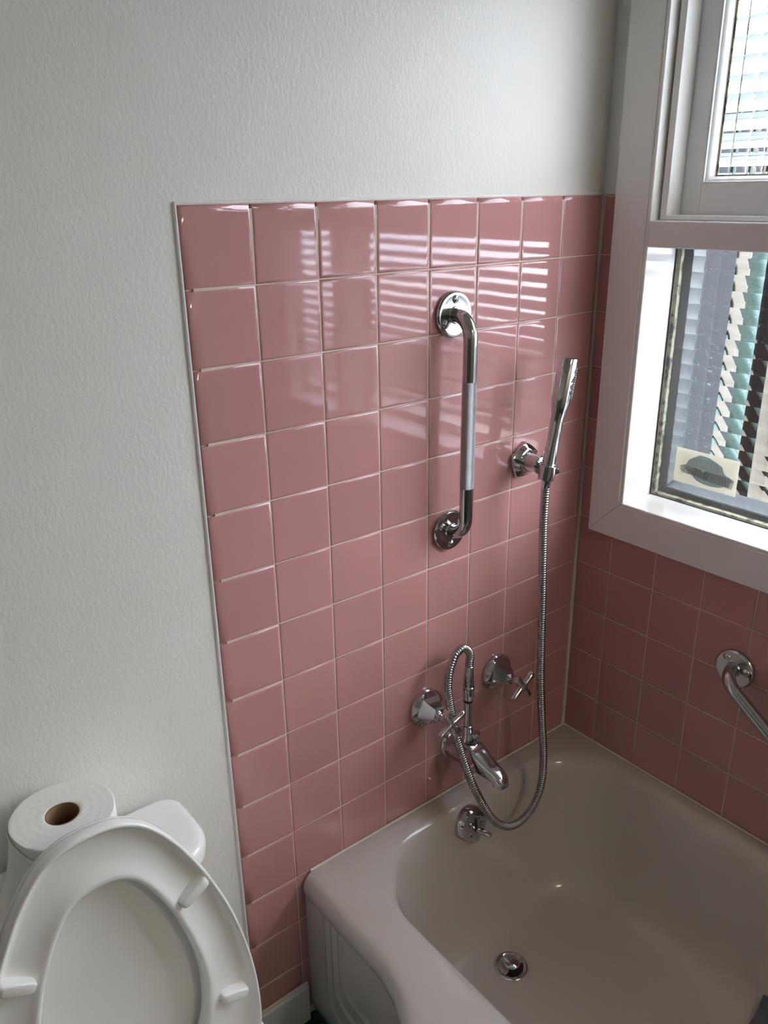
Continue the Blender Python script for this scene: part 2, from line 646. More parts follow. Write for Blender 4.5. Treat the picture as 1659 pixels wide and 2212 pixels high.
def reeded_pane(y0, y1, z0, z1, xi, pitch=0.029, thick=0.005, amp_row=0.0019, amp_flute=0.0020, power=2):
    """Slab whose inner face is horizontal lens rows and whose outer face is vertical flutes."""
    V, F = [], []
    seg = 14

    def strips(lo, hi, ph, amp):
        out = []
        s = lo - (ph % pitch)
        while s < hi:
            a, b = max(s, lo), min(s + pitch, hi)
            if b - a > 1e-5:
                row = []
                for k in range(seg + 1):
                    v = a + (b - a) * k / seg
                    t = (v - s) / pitch
                    row.append((v, amp * (1 - abs(2 * t - 1) ** power)))
                out.append(row)
            s += pitch
        return out
    for row in strips(z0, z1, 0.008, amp_row):
        b = len(V)
        for z, h in row:
            V += [(xi - h, y0, z), (xi - h, y1, z)]
        for k in range(seg):
            F.append((b + 2 * k, b + 2 * k + 1, b + 2 * k + 3, b + 2 * k + 2))
    for row in strips(y0, y1, 0.011, amp_flute):
        b = len(V)
        for y, h in row:
            V += [(xi + thick + h, y, z0), (xi + thick + h, y, z1)]
        for k in range(seg):
            F.append((b + 2 * k, b + 2 * k + 2, b + 2 * k + 3, b + 2 * k + 1))
    b = len(V)
    x0, x1 = xi, xi + thick
    V += [(x, y, z) for x in (x0, x1) for y in (y0, y1) for z in (z0, z1)]
    for f in [(0, 4, 5, 1), (2, 3, 7, 6), (0, 2, 6, 4), (1, 5, 7, 3)]:
        F.append(tuple(b + i for i in f))
    return V, F


def glass_obj(name, data, parent):
    off = parent_origin(parent)
    me = bpy.data.meshes.new(name)
    me.from_pydata([tuple(Vector(v) - off) for v in data[0]], [], data[1])
    me.materials.append(m_glass)
    # face normals outward from the slab's middle
    xm = sum(v.co.x for v in me.vertices) / len(me.vertices)
    bm = bmesh.new()
    bm.from_mesh(me)
    bm.normal_update()
    cy = sum(v.co.y for v in bm.verts) / len(bm.verts)
    cz = (min(v.co.z for v in bm.verts) + max(v.co.z for v in bm.verts)) / 2
    for f in bm.faces:
        c = f.calc_center_median()
        nrm = f.normal
        if abs(nrm.x) > 0.5:
            want = 1 if c.x > xm else -1
            if nrm.x * want < 0:
                f.normal_flip()
        elif abs(nrm.y) > 0.5:
            if nrm.y * (c.y - cy) < 0:
                f.normal_flip()
        else:
            if nrm.z * (c.z - cz) < 0:
                f.normal_flip()
    bm.to_mesh(me)
    bm.free()
    for p in me.polygons:
        p.use_smooth = abs(p.normal.x) > 0.5
    o = bpy.data.objects.new(name, me)
    link(o, parent)
    o['kind'] = 'structure'
    return o


for (a0, a1) in ((MY1, LY1), (LY0, MY0)):
    # stop
    first = a1 == LY1
    st = picture_frame(a0, a1 - 0.0042, TZ1 + 0.0003, LZ1 - 0.0003, 0.0135, 0.0085, 0.0135, 0.0068, 0.0497)
    obj('stop_bead', st, m_trimpaint, win, smooth=False, bevel=0.0015, kind='structure')
    s0, s1 = a0 + 0.004, a1 - 0.0045
    q0, q1 = TZ1 + 0.001, LZ1 - 0.001
    WS = 0.0505
    sash = obj('sash', picture_frame(s0, s1, q0, q1, WS, 0.0602, 0.055, 0.0502, 0.094), m_sash, win, smooth=False, bevel=0.0012, kind='structure')
    o0, o1, p0, p1 = s0 + WS, s1 - WS, q0 + 0.0602, q1 - 0.055
    obj('glazing_moulding', moulding(o0 - .0005, o1 + .0005, p0 - .0005, p1 + .0005,
        [(0, 0.0515), (0.001, 0.0500), (0.003, 0.0500), (0.004, 0.0530), (0.0065, 0.0550), (0.0085, 0.0600), (0.0105, 0.0660), (0.0125, 0.0730), (0.0125, 0.08)], None),
        m_sash, sash, kind='structure', sharp=30)
    glass_obj('glass_pane', reeded_pane(o0 + .006, o1 - .006, p0 + .006, p1 - .006, 0.0765, amp_row=0.0030, amp_flute=0.0028, power=3), sash)
    obj('putty', picture_frame(o0 + 0.0115, o1 - 0.0115, p0 + 0.0115, p1 - 0.0115, 0.0035, 0.0022, 0.0022, 0.0722, 0.0748), m_putty, sash, smooth=False, kind='structure')

for (a0, a1) in ((MY1, LY1), (LY0, MY0)):
    glass_obj('glass_pane', reeded_pane(a0 + .0005, a1 - .0005, LZ0 + .0005, TZ0 - .0005, 0.0800, amp_flute=0.0006), win)
    obj('putty', picture_frame(a0 + .0006, a1 - 0.0006, LZ0 + 0.0006, TZ0 - 0.0006, 0.0085, 0.0040, 0.0030, 0.0864, 0.0960), m_putty, win, smooth=False, kind='structure')
    obj('paint_edge', picture_frame(a0 + .0004, a1 - 0.0004, LZ0 + 0.0004, TZ0 - 0.0004, 0.0016, 0.0010, 0.0010, 0.0768, 0.0785), m_dark, win, smooth=False, kind='structure')

obj('outer_sill', box(0.1005, 0.185, LY0 - 0.02, LY1 + 0.0, 0.972, 1.006), m_outer, win, smooth=False, bevel=0.004, kind='structure')
obj('outer_jamb', box(0.1005, 0.140, LY1 - 0.026, LY1 + 0.0, 1.0065, LZ1), m_outer, win, smooth=False, bevel=0.004, kind='structure')

# ------------------------------------------------------------------ outside
obj('ground', box(0.14, 14.0, -12.0, 9.0, -0.35, -0.30), m_ground, smooth=False, kind='structure')
fence = thing('board_fence', 'cream and charcoal board fence outside, seen through the rippled lower pane', 'fence', (0.62, -0.4, -0.30))
FTOP = 1.63
obj('backing_boards', box(0.640, 0.665, -0.330, 1.6, -0.30, FTOP - 0.03), m_shadow_board, fence, smooth=False)
y = 0.026
widths = [0.028, 0.020, 0.060, 0.034, 0.075, 0.060]
gaps = [0.020, 0.040, 0.010, 0.012, 0.014, 0.014]
yy = 0.055
for w, g in zip(widths, gaps):
    obj('board', box(0.615, 0.640, yy - w, yy, -0.30, FTOP), m_cream, fence, smooth=False, bevel=0.002)
    yy -= w + g
eave = thing('added_eave', 'unseen boarded eave added above the window to hold back sky light', 'eave', (0.28, -0.6, 2.36))  # added overhang, out of view: keeps sky light off the fence and tub
obj('soffit', box(0.106, 0.46, -4.0, 2.0, 2.36, 2.38), m_cream, eave, smooth=False)
obj('fascia', box(0.46, 0.48, -4.0, 2.0, 2.34, 2.50), m_cream, eave, smooth=False)
house = thing('weatherboard_wall', 'blue-grey weatherboard wall of the house next door, beyond the fence', 'house', (3.2, 1.0, -0.30))
hb = []
for k in range(15):
    z = -0.30 + k * 0.155
    V_ = [(3.2, -1.2, z), (3.2, 7.0, z), (3.23, 7.0, z + 0.155), (3.23, -1.2, z + 0.155), (3.26, -1.2, z), (3.26, 7.0, z), (3.26, 7.0, z + 0.155), (3.26, -1.2, z + 0.155)]
    hb.append((V_, [(0, 1, 2, 3), (4, 7, 6, 5), (0, 4, 5, 1), (3, 2, 6, 7), (0, 3, 7, 4), (1, 5, 6, 2)]))
obj('weatherboards', join(*hb), m_house, house, smooth=False)
gfence = thing('added_dark_fence', 'dark timber fence at the far end of the garden', 'fence', (4.5, -4.0, -0.30))  # added dark skyline, so the glass rows reflect as bright and dark bands
gb = [box(4.5, 4.52, -9.0 + k * 0.15, -9.0 + k * 0.15 + 0.14, -0.30, 1.05) for k in range(52)]
obj('palings', join(*gb), m_shadow_board, gfence, smooth=False)
post = thing('fence_post', 'green painted post outside in front of the cream boards', 'post', (0.59, -0.005, -0.30))
obj('shaft', tube([(0.59, -0.012, -0.30), (0.59, -0.012, FTOP - 0.02)], 0.021, 24), m_green, post)
obj('cap', lathe([(0, 0.022), (0.004, 0.023), (0.012, 0.018), (0.016, 0.006)], (0.59, -0.012, FTOP - 0.02), (0, 0, 1), 24), m_green, post)
#-CONTINUE-
# ------------------------------------------------------------------ sticker on the outer face of the lower pane
stk = thing('window_sticker', 'small cream sticker with blue-grey emblem on lower window pane', 'sticker', (0.0886, -0.2345, 1.062))
SX = 0.0880
def sticker_shape(poly, k):
    return prism(poly, SX - 0.0002 * k, SX - 0.0002 * k + 0.00015, lambda a, b, d: (d, -0.1655 - a, 1.0255 + b))
def ell(cx, cy, rx, ry, n=28, wob=0.0):
    return [(cx + rx * math.cos(2 * PI * i / n) * (1 + wob * math.sin(5 * 2 * PI * i / n)), cy + ry * math.sin(2 * PI * i / n)) for i in range(n)]
obj('paper', sticker_shape([(0, 0), (0.137, 0), (0.137, 0.0735), (0, 0.0735)], 0), m_label, stk, smooth=False)
emb = [(0.022, 0.036), (0.030, 0.052), (0.044, 0.060), (0.054, 0.0655), (0.072, 0.064), (0.090, 0.0585), (0.103, 0.053), (0.108, 0.042),
       (0.118, 0.036), (0.128, 0.030), (0.120, 0.020), (0.104, 0.012), (0.086, 0.009), (0.066, 0.010), (0.050, 0.014), (0.040, 0.022), (0.028, 0.026)]
obj('emblem', sticker_shape(emb, 1), m_label_blue, stk, smooth=False)
rib = [(0.012, 0.036), (0.020, 0.0415), (0.050, 0.0385), (0.080, 0.036), (0.108, 0.0345), (0.131, 0.031), (0.128, 0.014), (0.108, 0.0155),
       (0.078, 0.018), (0.048, 0.021), (0.020, 0.022), (0.011, 0.027)]
obj('ribbon', sticker_shape(rib, 2), m_label_grey, stk, smooth=False)
spk = [(0.043, 0.0445)]
for i in range(9):
    x = 0.043 + i * 0.0065
    spk += [(x + 0.0012, 0.0445 + (0.011 if i % 3 else 0.0135) * (1 - 0.025 * i)), (x + 0.0042, 0.0465 - i * 0.0004)]
spk += [(0.102, 0.0425), (0.098, 0.0400), (0.070, 0.0415)]
obj('crest', sticker_shape(spk, 3), m_label_white, stk, smooth=False)
def stroke(pts, w=0.0011):
    P = [Vector((p[0], p[1], 0)) for p in pts]
    L, R_ = [], []
    for i, p in enumerate(P):
        t = (P[min(i + 1, len(P) - 1)] - P[max(i - 1, 0)]).normalized()
        n_ = Vector((-t.y, t.x, 0)) * w / 2
        L.append((p.x + n_.x, p.y + n_.y)); R_.append((p.x - n_.x, p.y - n_.y))
    out = []
    for i in range(len(P) - 1):
        out.append(sticker_shape([L[i], L[i + 1], R_[i + 1], R_[i]], 4))
    return join(*out)
marks = [stroke([(0.021, 0.037), (0.0245, 0.032), (0.021, 0.0265), (0.0190, 0.0265)]), stroke([(0.026, 0.030), (0.032, 0.0285), (0.037, 0.031)])]
for cx, cy, rx, ry in ((0.045, 0.0305, 0.005, 0.0082), (0.045, 0.0305, 0.0028, 0.0058), (0.0705, 0.0272, 0.0045, 0.008), (0.0705, 0.0272, 0.0024, 0.0056)):
    e = ell(cx, cy, rx, ry, 18)
    marks.append(stroke(e + [e[0]], 0.0010))
marks += [stroke([(0.056, 0.036), (0.056, 0.023)], .0014), stroke([(0.060, 0.0355), (0.060, 0.023)], .0010), stroke([(0.081, 0.026), (0.088, 0.0255), (0.091, 0.029)]),
          stroke([(0.101, 0.032), (0.102, 0.018)]), stroke([(0.106, 0.0315), (0.108, 0.018)]), stroke([(0.112, 0.030), (0.114, 0.018), (0.122, 0.0185)])]
obj('lettering', join(*marks), m_label_dark, stk, smooth=False)

# ================================================================== THE BATHTUB
TR = 0.373
tub = thing('bathtub', 'off-white enamelled bathtub with ribbed apron set between the tiled walls', 'bathtub', (-0.38, -0.75, 0.0))
def flare(y):
    t = min(1.0, max(0.0, (-y - 0.245) / 0.20))
    return -0.066 * (t * t * (3 - 2 * t))
def rrect(x0, x1, y0, y1, rs, z, fl=0.0, nc=14, ns=26):
    """ring counter-clockwise from the back-left corner; rs = radii (bl-back, back-right, front-right, front-left)."""
    pts = []
    cs = [((x0, y1), rs[0], PI / 2, PI), ((x0, y0), rs[3], PI, 3 * PI / 2), ((x1, y0), rs[2], 3 * PI / 2, 2 * PI), ((x1, y1), rs[1], 0, PI / 2)]
    ctr = [(x0 + rs[0], y1 - rs[0]), (x0 + rs[3], y0 + rs[3]), (x1 - rs[2], y0 + rs[2]), (x1 - rs[1], y1 - rs[1])]
    arcs = []
    for (c, r, a0, a1), (cx, cy) in zip(cs, ctr):
        arcs.append([(cx + r * math.cos(a0 + (a1 - a0) * k / nc), cy + r * math.sin(a0 + (a1 - a0) * k / nc)) for k in range(nc + 1)])
    for i in range(4):
        pts += arcs[i]
        p, q = arcs[i][-1], arcs[(i + 1) % 4][0]
        for k in range(1, ns):
            pts.append((p[0] + (q[0] - p[0]) * k / ns, p[1] + (q[1] - p[1]) * k / ns))
    out = []
    for x, y in pts:
        w = max(0.0, min(1.0, (x - (-0.60)) / (-0.14)))
        zz = z
        out.append((x + fl * flare(y) * w, y, zz))
    return out
T0 = -1.52
R1 = (.012, .006, .006, .012)
rings = [
    rrect(-0.7600, -0.0012, T0, -0.0012, R1, 0.325, 1),
    rrect(-0.7645, -0.0010, T0, -0.0010, R1, 0.343, 1),
    rrect(-0.7640, -0.0010, T0, -0.0010, R1, 0.352, 1),
    rrect(-0.7605, -0.0010, T0, -0.0010, R1, 0.361, 1),
    rrect(-0.7540, -0.0010, T0, -0.0010, R1, 0.368, 1),
    rrect(-0.7450, -0.0010, T0, -0.0010, R1, 0.3722, 1),
    rrect(-0.7330, -0.0035, T0 + .003, -0.0035, (.02, .01, .01, .02), 0.3735, 1),
    rrect(-0.7000, -0.0100, T0 + .03, -0.0180, (.09, .05, .09, .09), 0.3732, 0.5),
    rrect(-0.6800, -0.0200, T0 + .07, -0.0400, (.15, .11, .15, .15), 0.3722, 0),
    rrect(-0.6720, -0.0270, T0 + .085, -0.0480, (.155, .13, .16, .155), 0.3700, 0),
    rrect(-0.6660, -0.0340, T0 + .095, -0.0540, (.155, .135, .16, .155), 0.3650, 0),
    rrect(-0.6610, -0.0410, T0 + .105, -0.0590, (.155, .14, .16, .155), 0.3560, 0),
    rrect(-0.6575, -0.0465, T0 + .115, -0.0630, (.155, .14, .16, .155), 0.3420, 0),
    rrect(-0.6520, -0.0540, T0 + .14, -0.0710, (.155, .14, .16, .155), 0.3000, 0),
    rrect(-0.6440, -0.0620, T0 + .18, -0.0830, (.15, .14, .16, .15), 0.2300, 0),
    rrect(-0.6360, -0.0700, T0 + .22, -0.0960, (.145, .135, .16, .145), 0.1600, 0),
    rrect(-0.6270, -0.0790, T0 + .26, -0.1080, (.14, .13, .15, .14), 0.1050, 0),
    rrect(-0.6170, -0.0890, T0 + .29, -0.1190, (.13, .12, .14, .13), 0.0780, 0),
    rrect(-0.6020, -0.1040, T0 + .32, -0.1330, (.12, .11, .13, .12), 0.0600, 0),
    rrect(-0.5820, -0.1240, T0 + .35, -0.1500, (.10, .10, .12, .10), 0.0520, 0),
    rrect(-0.5500, -0.1560, T0 + .38, -0.1800, (.09, .09, .10, .09), 0.0492, 0),
    rrect(-0.4800, -0.2300, T0 + .45, -0.2600, (.06, .06, .06, .06), 0.0480, 0),
    rrect(-0.4000, -0.3100, T0 + .55, -0.3500, (.03, .03, .03, .03), 0.0480, 0),
]
obj('basin', loft(rings, cap1=True), m_enamel, tub, sharp=0)
# apron with three concentric ribs that run down the end and turn along the floor
NY, NZ = 330, 88
V, F = [], []
for i in range(NY + 1):
    y = -0.0015 + (T0 + 0.0015) * i / NY
    for k in range(NZ + 1):
        z = 0.0 + 0.336 * k / NZ
        x = -0.7600 + flare(y)
        x += 0.004 * (1 - min(1.0, abs(z - 0.336) / 0.03))*0
        h = 0.0
        for (a, b) in ((0.072, 0.075), (0.094, 0.122), (0.117, 0.168)):
            rr = 0.045
            px, pz = rr - (-y - a), rr - (z - b)
            d = (math.hypot(px, pz) - rr) if (px > 0 and pz > 0) else max(px, pz) - rr
            h += 0.0042 * math.exp(-(d / 0.0048) ** 2)
        toe = 0.010 * max(0.0, (0.05 - z) / 0.05) ** 2
        V.append((x + 0.0035 - h + toe, y, z))
for i in range(NY):
    for k in range(NZ):
        a = i * (NZ + 1) + k
        F.append((a, a + NZ + 1, a + NZ + 2, a + 1))
obj('apron', (V, F), m_enamel, tub, sharp=0)
obj('wall_caulk', join(tube([(-0.742, -0.0022, 0.3745), (-0.004, -0.0022, 0.3745)], 0.0024, 8),
                       tube([(-0.0022, -0.003, 0.3745), (-0.0022, T0, 0.3745)], 0.0024, 8)), m_caulk, tub)
# drain
DC = Vector((-0.3870, -0.2110, 0.0484))
dr = obj('drain', lathe([(-0.004, 0.0365), (0.0012, 0.0362), (0.0030, 0.0345), (0.0034, 0.0320), (0.0026, 0.0285), (0.0006, 0.0262), (-0.004, 0.0255)],
                        DC, (0, 0, 1), 64, False, False), m_chrome, tub, label='chrome drain ring')
obj('drain_hole', lathe([(0.0002, 0.027), (0.0003, 0.0005)], DC, (0, 0, 1), 48, False, True), m_dark, dr)
obj('stopper', lathe([(0.0, 0.012), (0.008, 0.0115), (0.0085, 0.0180), (0.0120, 0.0192), (0.0150, 0.0185), (0.0170, 0.0150), (0.0178, 0.008), (0.0180, 0.001)],
                     DC, (0, 0, 1), 48, True, True), m_chrome, dr, label='raised chrome pop-up stopper')
# overflow plate on the sloping end wall, with its trip lever
OC = Vector((-0.3800, -0.0690, 0.3270))
ON = Vector((0.0, -1.0, 0.20)).normalized()
OU = Vector((0, 0, 1)) - ON * ON.z
OU.normalize()
def oct_r(th, t):
    # rounded top, straight chamfers towards a flat bottom tip
    a = abs((th + PI) % (2 * PI) - PI)
    if a < 1.75:
        return 1.0
    # straight lower sides running to a blunt tip
    x0, y0 = math.sin(1.75), math.cos(1.75)
    x1, y1 = 0.16, -1.06
    # ray at angle a meets the segment
    dx, dy = math.sin(a), math.cos(a)
    den = dx * (y1 - y0) - dy * (x1 - x0)
    r = (x0 * (y1 - y0) - y0 * (x1 - x0)) / den if abs(den) > 1e-9 else 1.06
    return min(r, 1.06 / max(0.2, -dy) if dy < 0 else r)
ov = obj('overflow_plate', lathe([(-0.006, 0.0415), (0.004, 0.0415), (0.0065, 0.0408), (0.0150, 0.0352), (0.0158, 0.0345), (0.0160, 0.001)], OC, ON, 96, True, True, oct_r, OU),
         m_chrome, tub, sharp=20, label='chrome overflow plate with trip lever')
OX = ON.cross(OU) * -1
if OX.x < 0:
    OX = -OX
def op(a, b, h):
    return OC + OX * a + OU * b + ON * h
for a, b in ((-0.015, -0.014), (0.014, 0.016)):
    scw = obj('screw', lathe([(0, 0.0045), (0.0010, 0.0042), (0.0016, 0.003), (0.0017, 0.0004)], op(a, b, 0.0158), ON, 20), m_chrome, ov)
    obj('cross_slot', join(*[prism([(-0.003, -0.0006), (0.003, -0.0006), (0.003, 0.0006), (-0.003, 0.0006)], 0.0174, 0.0178,
        lambda p, q, d, r=r: op(a + p * math.cos(r) - q * math.sin(r), b + p * math.sin(r) + q * math.cos(r), d)) for r in (0.6, 0.6 + PI / 2)]), m_dark, scw, smooth=False)
slot = prism([(-0.004, 0.010), (0.004, 0.012), (0.004, -0.012), (-0.004, -0.010)], 0.0159, 0.0163, lambda p, q, d: op(p * 0.6 + 0.002, q, d))
obj('lever_slot', slot, m_dark, ov, smooth=False)
obj('trip_lever', join(lathe([(0, 0.005), (0.016, 0.0052), (0.020, 0.0065), (0.030, 0.0065), (0.0315, 0.0055)], op(0.004, -0.010, 0.017), ON + OX * 0.35 - OU * 0.15, 24),
                       prism([(-0.004, -0.002), (0.004, -0.002), (0.006, 0.022), (-0.003, 0.024)], 0.024, 0.029, lambda p, q, d: op(p + 0.010, q - 0.012, d))), m_chrome, ov)

# slate blue mat on the tub floor
mt = thing('bath_mat', 'slate blue rubber bath mat lying in the tub, only its corner in view', 'bath mat', (-0.35, -0.92, 0.055))
mprof = [(-0.5500, 0.0512), (-0.30, 0.0510), (-0.1560, 0.0512), (-0.1270, 0.0545), (-0.1075, 0.0640), (-0.0930, 0.0810), (-0.0835, 0.1060)]
mlow, mupp = [], []
for i, (x, z) in enumerate(mprof):
    p0, p1 = mprof[max(0, i - 1)], mprof[min(len(mprof) - 1, i + 1)]
    tx, tz = p1[0] - p0[0], p1[1] - p0[1]
    ln = math.hypot(tx, tz)
    mlow.append((x, z)); mupp.append((x - tz / ln * 0.0050, z + tx / ln * 0.0050))
obj('mat_sheet', prism(mlow + mupp[::-1], -1.08, -0.6005, lambda a, b, d: (a, d, b)), m_mat, mt, smooth=False, bevel=0.0012)

# ================================================================== TAPS AND SPOUT
def facet_r(n, k0, k1, ph, roundness=0.0):
    def f(th, t):
        a = ((th - ph) % (2 * PI / n)) - PI / n
        k = math.cos(PI / n) / math.cos(a)
        w = min(1.0, max(0.0, (t - k0) / (k1 - k0)))
        w = w * w * (3 - 2 * w)
        return 1 * (1 - w) + k * w
    return f


def bath_tap(x, z, rot, label, out=0.0):
    t = thing('bath_tap', label, 'tap', (x, 0.0, z), 'cross handle taps over the tub')
    o = (x, -0.0004, z)
    d = (0, -1, 0)
    prof = [(0, 0.0395), (0.004, 0.0400), (0.009, 0.0388), (0.0125, 0.0368), (0.0150, 0.0345), (0.041, 0.0175), (0.0435, 0.0160), (0.0440, 0.0135)]
    obj('escutcheon', lathe(prof, o, d, 96, True, True, facet_r(5, 0.009, 0.0150, 0.52), (0, 0, 1)), m_chrome, t, sharp=14, label='faceted bell escutcheon')
    obj('collar', lathe([(0.040, 0.0128), (0.0445, 0.0128), (0.0455, 0.0118), (0.0475, 0.0120), (0.0490, 0.0100), (0.0505, 0.0095)], o, d, 12), m_chrome, t, sharp=25)
    obj('spindle', lathe([(0.049, 0.0062), (0.074 + out, 0.0066)], o, d, 24), m_chrome, t)
    yc = -(0.0800 + out)
    hub = lathe([(0, 0.0078), (0.003, 0.0088), (0.0125, 0.0088), (0.0150, 0.0075), (0.0158, 0.0045), (0.0160, 0.0005)], (x, yc + 0.008, z), d, 32)
    arms = []
    for k in range(4):
        a = rot + k * PI / 2
        v = Vector((math.cos(a), 0, math.sin(a)))
        arms.append(lathe([(0.004, 0.0068), (0.012, 0.0070), (0.029, 0.0080), (0.0325, 0.0078), (0.0350, 0.0064), (0.0357, 0.001)], (x, yc, z), v, 20))
    obj('cross_handle', join(hub, *arms), m_chrome, t, label='four-armed cross handle')
    return t


bath_tap(-0.4500, 0.6195, 0.42, 'chrome cross handle tap with the hose passing behind its handle')
bath_tap(-0.2485, 0.6225, 0.62, 'chrome cross handle tap between the riser pipe and the hanging hose')

SPX, SPZ = -0.3720, 0.4960
sp = thing('bath_spout', 'chrome tub spout with diverter knob and upright hose connection', 'spout', (SPX, 0, SPZ))
obj('wall_flange', lathe([(0, 0.0345), (0.003, 0.0345), (0.006, 0.0325), (0.008, 0.030)], (SPX, -0.0004, SPZ), (0, -1, 0), 48), m_chrome, sp)
# rear body: round
obj('rear_body', lathe([(0.004, 0.0300), (0.030, 0.0285), (0.055, 0.0262), (0.066, 0.0245), (0.069, 0.022)], (SPX, -0.002, SPZ), (0, -1, 0), 48), m_chrome, sp)
# nose: superelliptic sections swept out and down
def sect(c, dirv, w, h, n=40, e=3.0):
    c = Vector(c); dv = Vector(dirv).normalized()
    sx = Vector((1, 0, 0)); sy = dv.cross(sx); sy.normalize()
    if sy.z < 0 or (abs(sy.z) < 0.3 and sy.y > 0):
        sy = -sy
    out = []
    for i in range(n):
        th = 2 * PI * i / n
        ct, st = math.cos(th), math.sin(th)
        out.append(c + sx * (w * math.copysign(abs(ct) ** (2 / e), ct)) + sy * (h * math.copysign(abs(st) ** (2 / e), st)))
    return out
secs = [((0, -0.058, 0.002), (0, -1, 0), .0150, .0200), ((0, -0.064, 0.0035), (0, -1, 0), .0215, .0268), ((0, -0.070, 0.0035), (0, -1, 0), .0238, .0276),
        ((0, -0.085, 0.0005), (0, -1, -0.1), .0232, .0240), ((0, -0.105, -0.0035), (0, -1, -0.22), .0205, .0190), ((0, -0.125, -0.0080), (0, -1, -0.25), .0180, .0160),
        ((0, -0.138, -0.0110), (0, -1, -0.45), .0170, .0150), ((0, -0.147, -0.0160), (0, -0.8, -0.8), .0168, .0148), ((0, -0.1510, -0.0235), (0, -0.3, -1), .0168, .0146),
        ((0, -0.1520, -0.0340), (0, 0, -1), .0168, .0146), ((0, -0.1520, -0.0400), (0, 0, -1), .0166, .0145)]
rg = [sect((SPX + c[0], c[1] * 0.92 - 0.004, SPZ + (c[2] if c[2] > 0 else c[2] * 0.55)), d, w, h, 48, max(2.4, 5.5 - 0.38 * k)) for k, (c, d, w, h) in enumerate(secs)]
obj('nose', loft(rg, cap0=True, cap1=False), m_chrome, sp, sharp=42)
obj('outlet', lathe([(0.0, 0.0150), (0.003, 0.0130), (0.004, 0.012), (-0.006, 0.0118), (-0.006, 0.001)], (SPX, -0.1438, SPZ - 0.0190), (0, 0, -1), 32, False, True), m_dark, sp)
obj('diverter_knob', lathe([(0.018, 0.0045), (0.034, 0.0048), (0.0345, 0.0098), (0.0355, 0.0108), (0.0425, 0.0108), (0.0440, 0.0098), (0.0442, 0.001)], (SPX + 0.014, -0.054, SPZ + 0.004), (0, 0, 1), 32), m_chrome, sp)
RX, RY = -0.3670, -0.0400
obj('pipe_base', lathe([(0.020, 0.013), (0.030, 0.0125), (0.034, 0.0095), (0.046, 0.0085), (0.050, 0.0088)], (RX, RY, SPZ), (0, 0, 1), 32), m_chrome, sp)
obj('riser_pipe', lathe([(0.046, 0.0112), (0.062, 0.0112), (0.0625, 0.0085), (0.128, 0.0083)], (RX, RY, SPZ), (0, 0, 1), 32), m_chrome, sp, sharp=30)
obj('swivel_nut', lathe([(0.124, 0.0100), (0.130, 0.0118), (0.156, 0.0124), (0.157, 0.0108), (0.163, 0.0108)], (RX, RY, SPZ), (0, 0, 1), 32, True, True, lambda th, t: 1 + 0.015 * math.cos(8 * th)), m_chrome, sp, sharp=30)
obj('rubber_ring', lathe([(0.1205, 0.0098), (0.1250, 0.0108)], (RX, RY, SPZ), (0, 0, 1), 32), m_rubber, sp, label='black rubber ring')

# ================================================================== HAND SHOWER, HOLDER, HOSE
S0, S1 = Vector((-0.2042, -0.0750, 1.0960)), Vector((-0.1655, -0.0760, 1.2985))
SA = (S1 - S0).normalized()
SLEN = (S1 - S0).length
hs = thing('hand_shower', 'slim chrome baton hand shower standing upright in the wall holder', 'hand shower', S0)
prof = [(-0.026, 0.0085), (-0.020, 0.0098), (0.0, 0.0128), (0.004, 0.0130), (0.0045, 0.0126), (0.085, 0.0126), (0.095, 0.0129), (0.108, 0.0150), (0.120, 0.0172), (0.130, 0.0180),
        (SLEN - 0.0016, 0.0182), (SLEN - 0.0004, 0.0176), (SLEN, 0.0168), (SLEN + 0.0001, 0.001)]
obj('handle', lathe(prof, S0, SA, 56), m_chrome, hs, sharp=30)
ND = Vector((0.80, -0.60, 0)); ND = (ND - SA * ND.dot(SA)).normalized()
NS = SA.cross(ND)
nub = []
for i in range(13):
    for j in range(-1, 2):
        a = j * 0.22
        n_ = ND * math.cos(a) + NS * math.sin(a)
        nub.append(lathe([(0.0165, 0.0019), (0.0192, 0.0016), (0.0198, 0.0008)], S0 + SA * (0.134 + i * 0.0045), n_, 8))
obj('spray_nozzles', join(*nub), m_nozzle, hs, label='rows of pale spray nozzles')

HX, HZ = -0.1945, 1.0892
hd = thing('shower_holder', 'chrome wall holder with pentagonal plate carrying the hand shower', 'shower holder', (HX, 0, HZ))
def pent(rscale):
    def f(th, t):
        a = (th % (2 * PI / 5)) - PI / 5
        k = math.cos(PI / 5) / math.cos(a)
        return 0.35 + 0.65 * k
    return f
obj('wall_plate', lathe([(0, 0.0375), (0.004, 0.0380), (0.0075, 0.0368), (0.0085, 0.0350), (0.0150, 0.0270), (0.0158, 0.0240), (0.0160, 0.019)], (HX, -0.0004, HZ), (0, -1, 0), 100, True, True, pent(1), (0, 0, 1)), m_chrome, hd, sharp=16)
obj('boss', lathe([(0.014, 0.0215), (0.018, 0.0200), (0.020, 0.0178), (0.040, 0.0172), (0.0405, 0.0180), (0.0470, 0.0180), (0.0500, 0.0160), (0.0515, 0.0120), (0.0520, 0.001)], (HX, -0.0004, HZ), (0, -1, 0), 40), m_chrome, hd, sharp=30)
BC = Vector((HX, -0.054, HZ))
obj('ball_joint', join(lathe([(-0.0095, 0.001), (-0.008, 0.0052), (-0.004, 0.0087), (0, 0.0096), (0.004, 0.0087), (0.008, 0.0052), (0.0095, 0.001)], BC, (0, -1, 0), 28),
                       tube([BC, Vector((-0.1985, -0.0600, 1.0872))], 0.0060, 16)), m_chrome, hd)
CC = S0 - SA * 0.010
obj('cradle', lathe([(-0.018, 0.0112), (-0.017, 0.0150), (0.000, 0.0165), (0.011, 0.0168), (0.012, 0.0156), (0.011, 0.0138), (-0.015, 0.0115)], CC, SA, 40, False, False), m_chrome, hd)
KD = Vector((0.78, -0.60, 0.25)).normalized()
